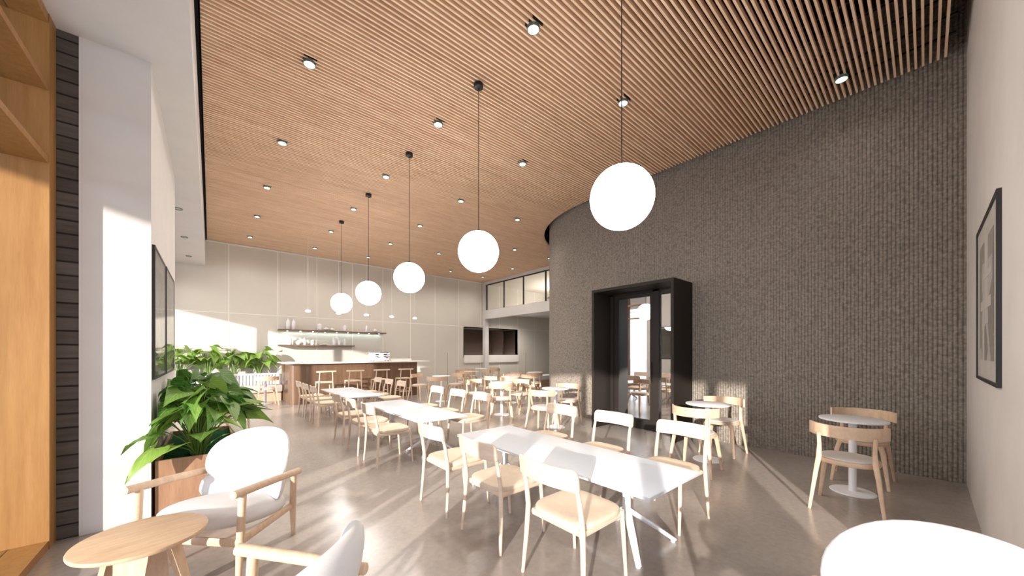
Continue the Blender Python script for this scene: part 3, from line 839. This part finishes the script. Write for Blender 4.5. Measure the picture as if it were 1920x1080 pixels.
# ------------------------------------------------------------------ bar
def bar():
    X0, X1, Y0, Y1 = 1.62, 5.24, 11.02, 11.75
    o = thing('bar_counter', 'long walnut bar with a thin white top and rounded front corner', 'counter', (0, 0, 0))
    out = []
    for i in range(9):
        a = PI+PI/2*i/8; out.append((X0+0.14+0.14*math.cos(a), Y0+0.14+0.14*math.sin(a)))
    out += [(X1, Y0), (X1, Y1), (X0+0.62, Y1), (X0+0.62, 12.55), (X0, 12.55)]
    m = MB(); n = len(out)
    m.add([(x, y, 0.0) for x, y in out]+[(x, y, 1.10) for x, y in out],
          [tuple(reversed(range(n))), tuple(range(n, 2*n))]+[(i, (i+1) % n, (i+1) % n+n, i+n) for i in range(n)])
    m.build('body', 'bar_walnut', parent=o, smooth=30)
    g = MB()
    g.box(X0-0.003, X0+0.002, 11.9, 11.915, 0.0, 1.10); g.build('panel_joint', 'niche_brown', parent=o, smooth=0)
    t = MB(); t.box(X0-0.10, 5.66, Y0-0.10, Y1+0.1, 1.10, 1.130); t.box(X0-0.10, X0+0.72, Y1+0.1, 12.62, 1.10, 1.130)
    t.build('worktop', 'counter_white', parent=o, smooth=0)
bar()
m = MB(); m.box(0, 0.70, 0, 0.30, 0, 0.065); m.box(0.01, 0.69, 0.01, 0.29, 0.065, 0.075)
bt = tag(m.build('bar_tray', 'counter_white', smooth=0, loc=(4.54, 11.45, 1.13)), 'low white tray box on the bar top right of the coffee machine', 'tray')
for k in range(4):
    bs.place(2.33+0.735*k, 10.52, PI/2, 'pale wooden bar stool before the walnut bar, %s of the four' % ('leftmost', 'second from the left', 'third from the left', 'rightmost')[k], 'wooden stools at the bar')

def coffee_machine():
    o = thing('coffee_machine', 'white two group coffee machine with black ovals on the bar top', 'coffee machine', (4.12, 11.42, 1.13))
    m = MB(); m.slab(rrect(-0.25, 0.29, -0.16, 0.20, 0.03), 0.03, 0.13, 0.01); m.slab(rrect(-0.22, 0.26, -0.10, 0.20, 0.03), 0.13, 0.17, 0.008)
    m.build('base', 'white_metal', parent=o)
    m = MB(); m.slab(rrect(-0.27, 0.31, -0.15, 0.20, 0.04), 0.165, 0.275, 0.02); hd = m.build('head', 'white_metal', parent=o)
    for x in (-0.11, 0.15): MB().ellipsoid((x, -0.15, 0.215), (0.068, 0.012, 0.020), 20, 10).build('dial_window', 'black_metal', parent=hd)
    for x in (-0.235, 0.275): MB().ellipsoid((x, -0.15, 0.215), (0.014, 0.010, 0.014), 10, 6).build('knob', 'black_metal', parent=hd)
    for x in (-0.11, 0.15):
        g = MB(); g.lathe([(0.035, 0.115), (0.038, 0.13), (0.038, 0.165)], 16, c=(x, -0.10, 0)); g.tube([(x, -0.12, 0.125), (x+0.05, -0.22, 0.115)], 0.012, 8)
        g.build('group_head', 'dark_grey', parent=o)
    m = MB(); m.tube([(-0.25, -0.05, 0.285), (-0.33, -0.10, 0.300), (-0.44, -0.12, 0.275)], 0.016, 8); m.build('steam_arm', 'steel', parent=o)
    m = MB(); m.slab(rrect(0.08, 0.30, -0.08, 0.14, 0.03), 0.275, 0.300, 0.006); m.build('cup_tray', 'dark_grey', parent=o)
    m = MB()
    for x in (-0.2, 0.26):
        for y_ in (-0.1, 0.15): m.tube([(x, y_, 0), (x, y_, 0.035)], 0.018, 10)
    m.build('foot_pads', 'dark_grey', parent=o)
coffee_machine()

# ------------------------------------------------------------------ wall shelves and what stands on them
def shelf(name, x0, x1, z, label, leds):
    o = thing(name, label, 'shelf', (x0, NORTH-0.30, z), group='long thin dark wall shelves over the bar')
    MB().box(0, x1-x0, 0, 0.30, -0.018, 0.018).build('board', 'shelf_wood', parent=o, smooth=0); bo = children_of(o)[0]
    if leds:
        for k in range(9):
            m = MB(); m.lathe([(0.022, -0.028), (0.024, -0.018)], 12, c=(0.25+k*(x1-x0-0.45)/8, 0.20, 0)); m.build('led_spot', 'shelf_led', parent=bo)
        ld = bpy.data.lights.new('shelf_light', 'AREA'); ld.shape = 'RECTANGLE'; ld.size = x1-x0-0.2; ld.size_y = 0.05
        ld.energy = 3; ld.color = (0.80, 1.0, 0.97)
        lo = bpy.data.objects.new('led_strip', ld); COL.objects.link(lo); lo.parent = o
        lo.location = ((x1-x0)/2, 0.22, -0.035); lo.rotation_euler = (math.radians(0), 0, 0)
shelf('wall_shelf', 1.58, 4.89, 2.112, 'upper longer dark wall shelf over the bar with small lights below', True)
shelf('wall_shelf', 1.58, 3.79, 1.635, 'lower shorter dark wall shelf over the bar', False)
ZU, ZL = 2.131, 1.654
def vase(name, x, z, prof, label, cat, group):
    m = MB(); m.lathe(prof, 22)
    tag(m.build(name, 'white_ceramic', loc=(x, NORTH-0.15, z)), label, cat, group)
def bottle(h, r): return [(r*0.9, 0), (r, 0.01), (r, h*0.68), (r*0.75, h*0.78), (r*0.33, h*0.86), (r*0.30, h*0.97), (r*0.40, h)]
def jar(h, r): return [(r*0.8, 0), (r, h*0.08), (r, h*0.55), (r*0.92, h*0.66), (r*1.08, h*0.68), (r*0.8, h*0.78), (r*0.25, h*0.88), (r*0.2, h*0.94), (r*0.12, h)]
def bowl(h, r): return [(r*0.45, 0), (r*0.75, h*0.15), (r, h*0.5), (r*0.9, h*0.62), (r*0.5, h*0.75), (r*0.2, h*0.9), (r*0.1, h)]
GU, GL = 'white vessels on the upper shelf', 'white vessels on the lower shelf'
vase('bottle', 1.84, ZU, bottle(0.36, 0.055), 'tall white bottle on the upper shelf, leftmost of its pair', 'bottle', GU)
vase('bottle', 1.99, ZU, bottle(0.34, 0.055), 'tall white bottle on the upper shelf, right one of the left pair', 'bottle', GU)
vase('lidded_jar', 2.72, ZU, jar(0.26, 0.075), 'white lidded jar on the upper shelf, taller left one', 'jar', GU)
vase('lidded_bowl', 2.92, ZU, bowl(0.13, 0.085), 'low white lidded bowl on the upper shelf, beside the taller jar', 'bowl', GU)
vase('lidded_bowl', 3.10, ZU, bowl(0.11, 0.09), 'flattest white lidded bowl on the upper shelf, second of the two bowls', 'bowl', GU)
vase('lidded_jar', 3.50, ZU, jar(0.23, 0.07), 'white lidded jar alone in the middle of the upper shelf', 'jar', GU)
vase('bottle', 4.225, ZU, bottle(0.27, 0.045), 'single slim white bottle near the right end of the upper shelf', 'bottle', GU)
vase('lidded_bowl', 4.52, ZU, bowl(0.14, 0.08), 'white lidded bowl at the right end of the upper shelf', 'bowl', GU)
vase('bottle', 1.88, ZL, bottle(0.26, 0.068), 'broad sunlit white bottle at the left end of the lower shelf', 'bottle', GL)
vase('lidded_bowl', 2.13, ZL, bowl(0.16, 0.09), 'rounded white pot on the lower shelf beside the broad bottle', 'bowl', GL)
vase('bottle', 2.30, ZL, bottle(0.29, 0.045), 'slim white bottle on the lower shelf between pot and small jar', 'bottle', GL)
vase('lidded_jar', 2.52, ZL, jar(0.20, 0.055), 'small white jar on the lower shelf, left of its middle', 'jar', GL)
vase('plate', 2.84, ZL, [(0.04, 0), (0.09, 0.006), (0.11, 0.02), (0.105, 0.024)], 'flat white dish in the middle of the lower shelf', 'dish', GL)
vase('bottle', 3.17, ZL, bottle(0.31, 0.055), 'white bottle on the lower shelf, leftmost of the three at its right end', 'bottle', GL)
vase('bottle', 3.32, ZL, bottle(0.30, 0.050), 'white bottle on the lower shelf, middle of the three at its right end', 'bottle', GL)
vase('bottle', 3.50, ZL, bottle(0.26, 0.042), 'white bottle on the lower shelf, rightmost and slimmest of three', 'bottle', GL)

# ------------------------------------------------------------------ benches
def slat_bench():
    o = thing('wall_bench', 'white slatted bench with pale cushion at the far left under the plants', 'bench', (0, 0, 0))
    x0, x1 = -1.0, 1.58
    MB().box(x0, x1, 12.32, 12.66, 0, 0.27).build('base', 'chair_oak', parent=o, smooth=0)
    MB().slab(rrect(x0, x1+0.03, 12.22, 12.66, 0.03), 0.27, 0.47, 0.03).build('cushion', 'grey_fabric', parent=o)
    b = MB(); b.box(x0, x1, 12.66, 12.72, 0.755, 0.80); b.box(x0, x1, 12.66, 12.72, 0.27, 0.30)
    b.box(x1-0.05, x1, 12.655, 12.725, 0.27, 0.80)
    x = x0
    while x < x1: b.box(x, x+0.045, 12.675, 12.705, 0.30, 0.76); x += 0.078
    b.build('backrest', 'white_metal', parent=o, smooth=0)
slat_bench()
def white_bench():
    o = thing('wall_bench', 'low white cushioned bench at the back right, partly behind the dark wall', 'bench', (0, 0, 0))
    MB().box(8.9, 11.6, 10.15, 10.55, 0, 0.30).build('base', 'chair_oak', parent=o, smooth=0)
    MB().slab(rrect(8.85, 11.6, 10.05, 10.60, 0.03), 0.30, 0.475, 0.03).build('cushion', 'white_fabric', parent=o)
white_bench()

# ------------------------------------------------------------------ planters and plants
def planter(name, x0, x1, y0, y1, h, label, wmat):
    o = thing(name, label, 'planter', (x0, y0, 0)); W, D, t = x1-x0, y1-y0, 0.025
    b = MB(); b.box(0, W, 0, t, 0, h); b.box(0, W, D-t, D, 0, h); b.box(0, t, t, D-t, 0, h); b.box(W-t, W, t, D-t, 0, h)
    b.box(t, W-t, t, D-t, 0, 0.03); b.build('box', wmat, parent=o, smooth=0)
    m = MB(); nx, ny = 18, 30; vs = []; fs = []
    for i in range(nx+1):
        for j in range(ny+1): vs.append((t+(W-2*t)*i/nx, t+(D-2*t)*j/ny, h-0.045+random.uniform(-0.008, 0.012)))
    for i in range(nx):
        for j in range(ny): a = i*(ny+1)+j; fs.append((a, a+ny+1, a+ny+2, a+1))
    m.add(vs, fs); m.build('moss', 'moss', parent=o)
planter('planter_box', -0.36, 0.20, 4.245, 5.75, 0.484, 'walnut planter box with dark green moss against the white picture wall', 'planter_wood')
planter('planter_box', -1.0, 1.52, 12.74, 13.07, 0.78, 'long pale planter behind the slatted bench along the far wall', 'white_metal')

def leaf(mb, base, direction, size, width, tint, roll=0.0, droop=0.5, cup=0.18):
    """arrowhead leaf: two back lobes, long pointed tip, folded along the midrib and drooping"""
    d = Vector(direction).normalized()
    up = Vector((0, 0, 1)); side = d.cross(up)
    if side.length < 1e-3: side = Vector((1, 0, 0))
    side.normalize(); nrm = side.cross(d).normalized()
    R = Matrix.Rotation(roll, 3, d); side = R @ side; nrm = R @ nrm
    rows = [(-0.26, 0.20, 0.36), (-0.14, 0.06, 0.46), (0.0, 0.0, 0.50), (0.15, 0, 0.47), (0.32, 0, 0.39), (0.50, 0, 0.28), (0.68, 0, 0.17), (0.84, 0, 0.075), (1.0, 0, 0.004)]
    n0 = len(mb.v); vs = []; K = (-1, -0.6, -0.25, 0, 0.25, 0.6, 1)
    for (t, inner, w) in rows:
        tt = max(t, 0); dz = -droop*tt*tt*0.55
        for k in K:
            a = abs(k); u = (inner+(w-inner)*a) if inner else w*a
            if inner and k == 0: u = 0.0
            s_ = math.copysign(u, k) if k else 0
            tl = t if not (inner and k == 0) else 0.0
            if inner and 0 < a < 0.3: tl = t*0.55
            P = Vector(base)+d*(tl*size)+side*(s_*size*width)+nrm*(dz*size+cup*size*abs(s_)*0.8+0.012*size*math.sin(9*t+5*k))
            P.z -= droop*size*0.12*max(0, t)**2*3
            vs.append(P)
            mb.uv.append(((t+0.26)/1.26, a)); mb.tint.append(tint)
    fs = []; m = len(K)
    for i in range(len(rows)-1):
        for j in range(m-1): a = i*m+j; fs.append((a, a+1, a+m+1, a+m))
    mb.add(vs, fs)
def plant(name, loc, n, spread, height, size, label, group=None, tint=(0.0, 1.0), seed=1, extra=(), zmin=0.25, yscale=1.0, thick=0.0045, xmin=-9, ymax=99, ymin=-9, xmax=99):
    rnd = random.Random(seed)
    o = thing(name, label, 'plant', loc, group=group)
    F = MB(); F.uv = []; F.tint = []; St = MB()
    specs = []
    for i in range(n):
        a = 2*PI*(i*0.618+rnd.uniform(-.05, .05)); q = rnd.random()
        r = spread*(0.30+0.75*rnd.random()**0.8)
        z = height*(zmin+(1-zmin)*(1-0.55*(r/spread)**1.5)*rnd.uniform(0.55, 1.0))
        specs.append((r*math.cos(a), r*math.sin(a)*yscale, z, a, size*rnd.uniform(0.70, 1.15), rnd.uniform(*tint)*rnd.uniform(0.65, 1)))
    for e in extra: specs.append(e)
    for (x, y, z, a, sz, tn) in specs:
        p0 = Vector((x*0.10+rnd.uniform(-.02, .02), y*0.10+rnd.uniform(-.02, .02), 0)); p3 = Vector((x, y, z))
        p1 = Vector((x*0.25, y*0.25, z*0.55)); p2 = Vector((x*0.65, y*0.65, z*1.02))
        pts = []
        for k in range(8):
            t = k/7; pts.append(p0*(1-t)**3+p1*3*t*(1-t)**2+p2*3*t*t*(1-t)+p3*t**3)
        St.tube(pts, [thick*1.3-thick*0.6*k/7 for k in range(8)], 6)
        a2 = a+rnd.uniform(-0.5, 0.5)
        leaf(F, p3, (math.cos(a2), math.sin(a2), rnd.uniform(-0.75, 0.25)), sz, rnd.uniform(0.82, 1.05), tn, rnd.uniform(-0.9, 0.9), rnd.uniform(0.1, 0.7))
    for mb in (F, St):
        out = []
        for p in mb.v:
            x = max(p[0], xmin-loc[0]-1.5*max(0, 4.20-p[1]-loc[1])+0.004*math.sin(40*p[1])); x = min(x, xmax-loc[0])
            yy = min(p[1], ymax-loc[1]); yy = max(yy, ymin-loc[1]); out.append((x, yy, p[2]))
        mb.v = out
    F.build('foliage', 'arrowhead_leaf', parent=o, smooth=60)
    St.build('stems', 'stem_green', parent=o)
    return o
G1 = 'arrowhead plants in the walnut planter'
# (x, y, z, heading, size, tint) of the leaves that hang over the front edge
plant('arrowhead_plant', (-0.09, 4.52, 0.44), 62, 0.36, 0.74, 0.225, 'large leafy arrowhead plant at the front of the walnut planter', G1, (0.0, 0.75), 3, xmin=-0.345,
      extra=[(0.06, -0.30, 0.25, -1.9, 0.27, 0.35), (-0.14, -0.30, 0.16, -2.0, 0.22, 1.0), (0.20, -0.20, 0.32, -0.9, 0.20, 0.9),
             (0.30, -0.05, 0.46, -0.4, 0.24, 0.8), (-0.10, -0.22, 0.42, -2.6, 0.20, 0.8), (0.10, -0.15, 0.40, -0.7, 0.19, 0.9),
             (-0.30, -0.30, 0.30, -2.3, 0.26, 0.35), (-0.27, -0.34, 0.17, -2.2, 0.24, 0.9), (-0.2, -0.28, 0.40, -2.5, 0.24, 0.5), (0.27, -0.22, 0.20, -0.8, 0.18, 0.8)])
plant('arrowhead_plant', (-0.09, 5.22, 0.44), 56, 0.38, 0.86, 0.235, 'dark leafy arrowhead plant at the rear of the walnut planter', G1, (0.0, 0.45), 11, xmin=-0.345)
G2 = 'sunlit arrowhead plants behind the slatted bench'
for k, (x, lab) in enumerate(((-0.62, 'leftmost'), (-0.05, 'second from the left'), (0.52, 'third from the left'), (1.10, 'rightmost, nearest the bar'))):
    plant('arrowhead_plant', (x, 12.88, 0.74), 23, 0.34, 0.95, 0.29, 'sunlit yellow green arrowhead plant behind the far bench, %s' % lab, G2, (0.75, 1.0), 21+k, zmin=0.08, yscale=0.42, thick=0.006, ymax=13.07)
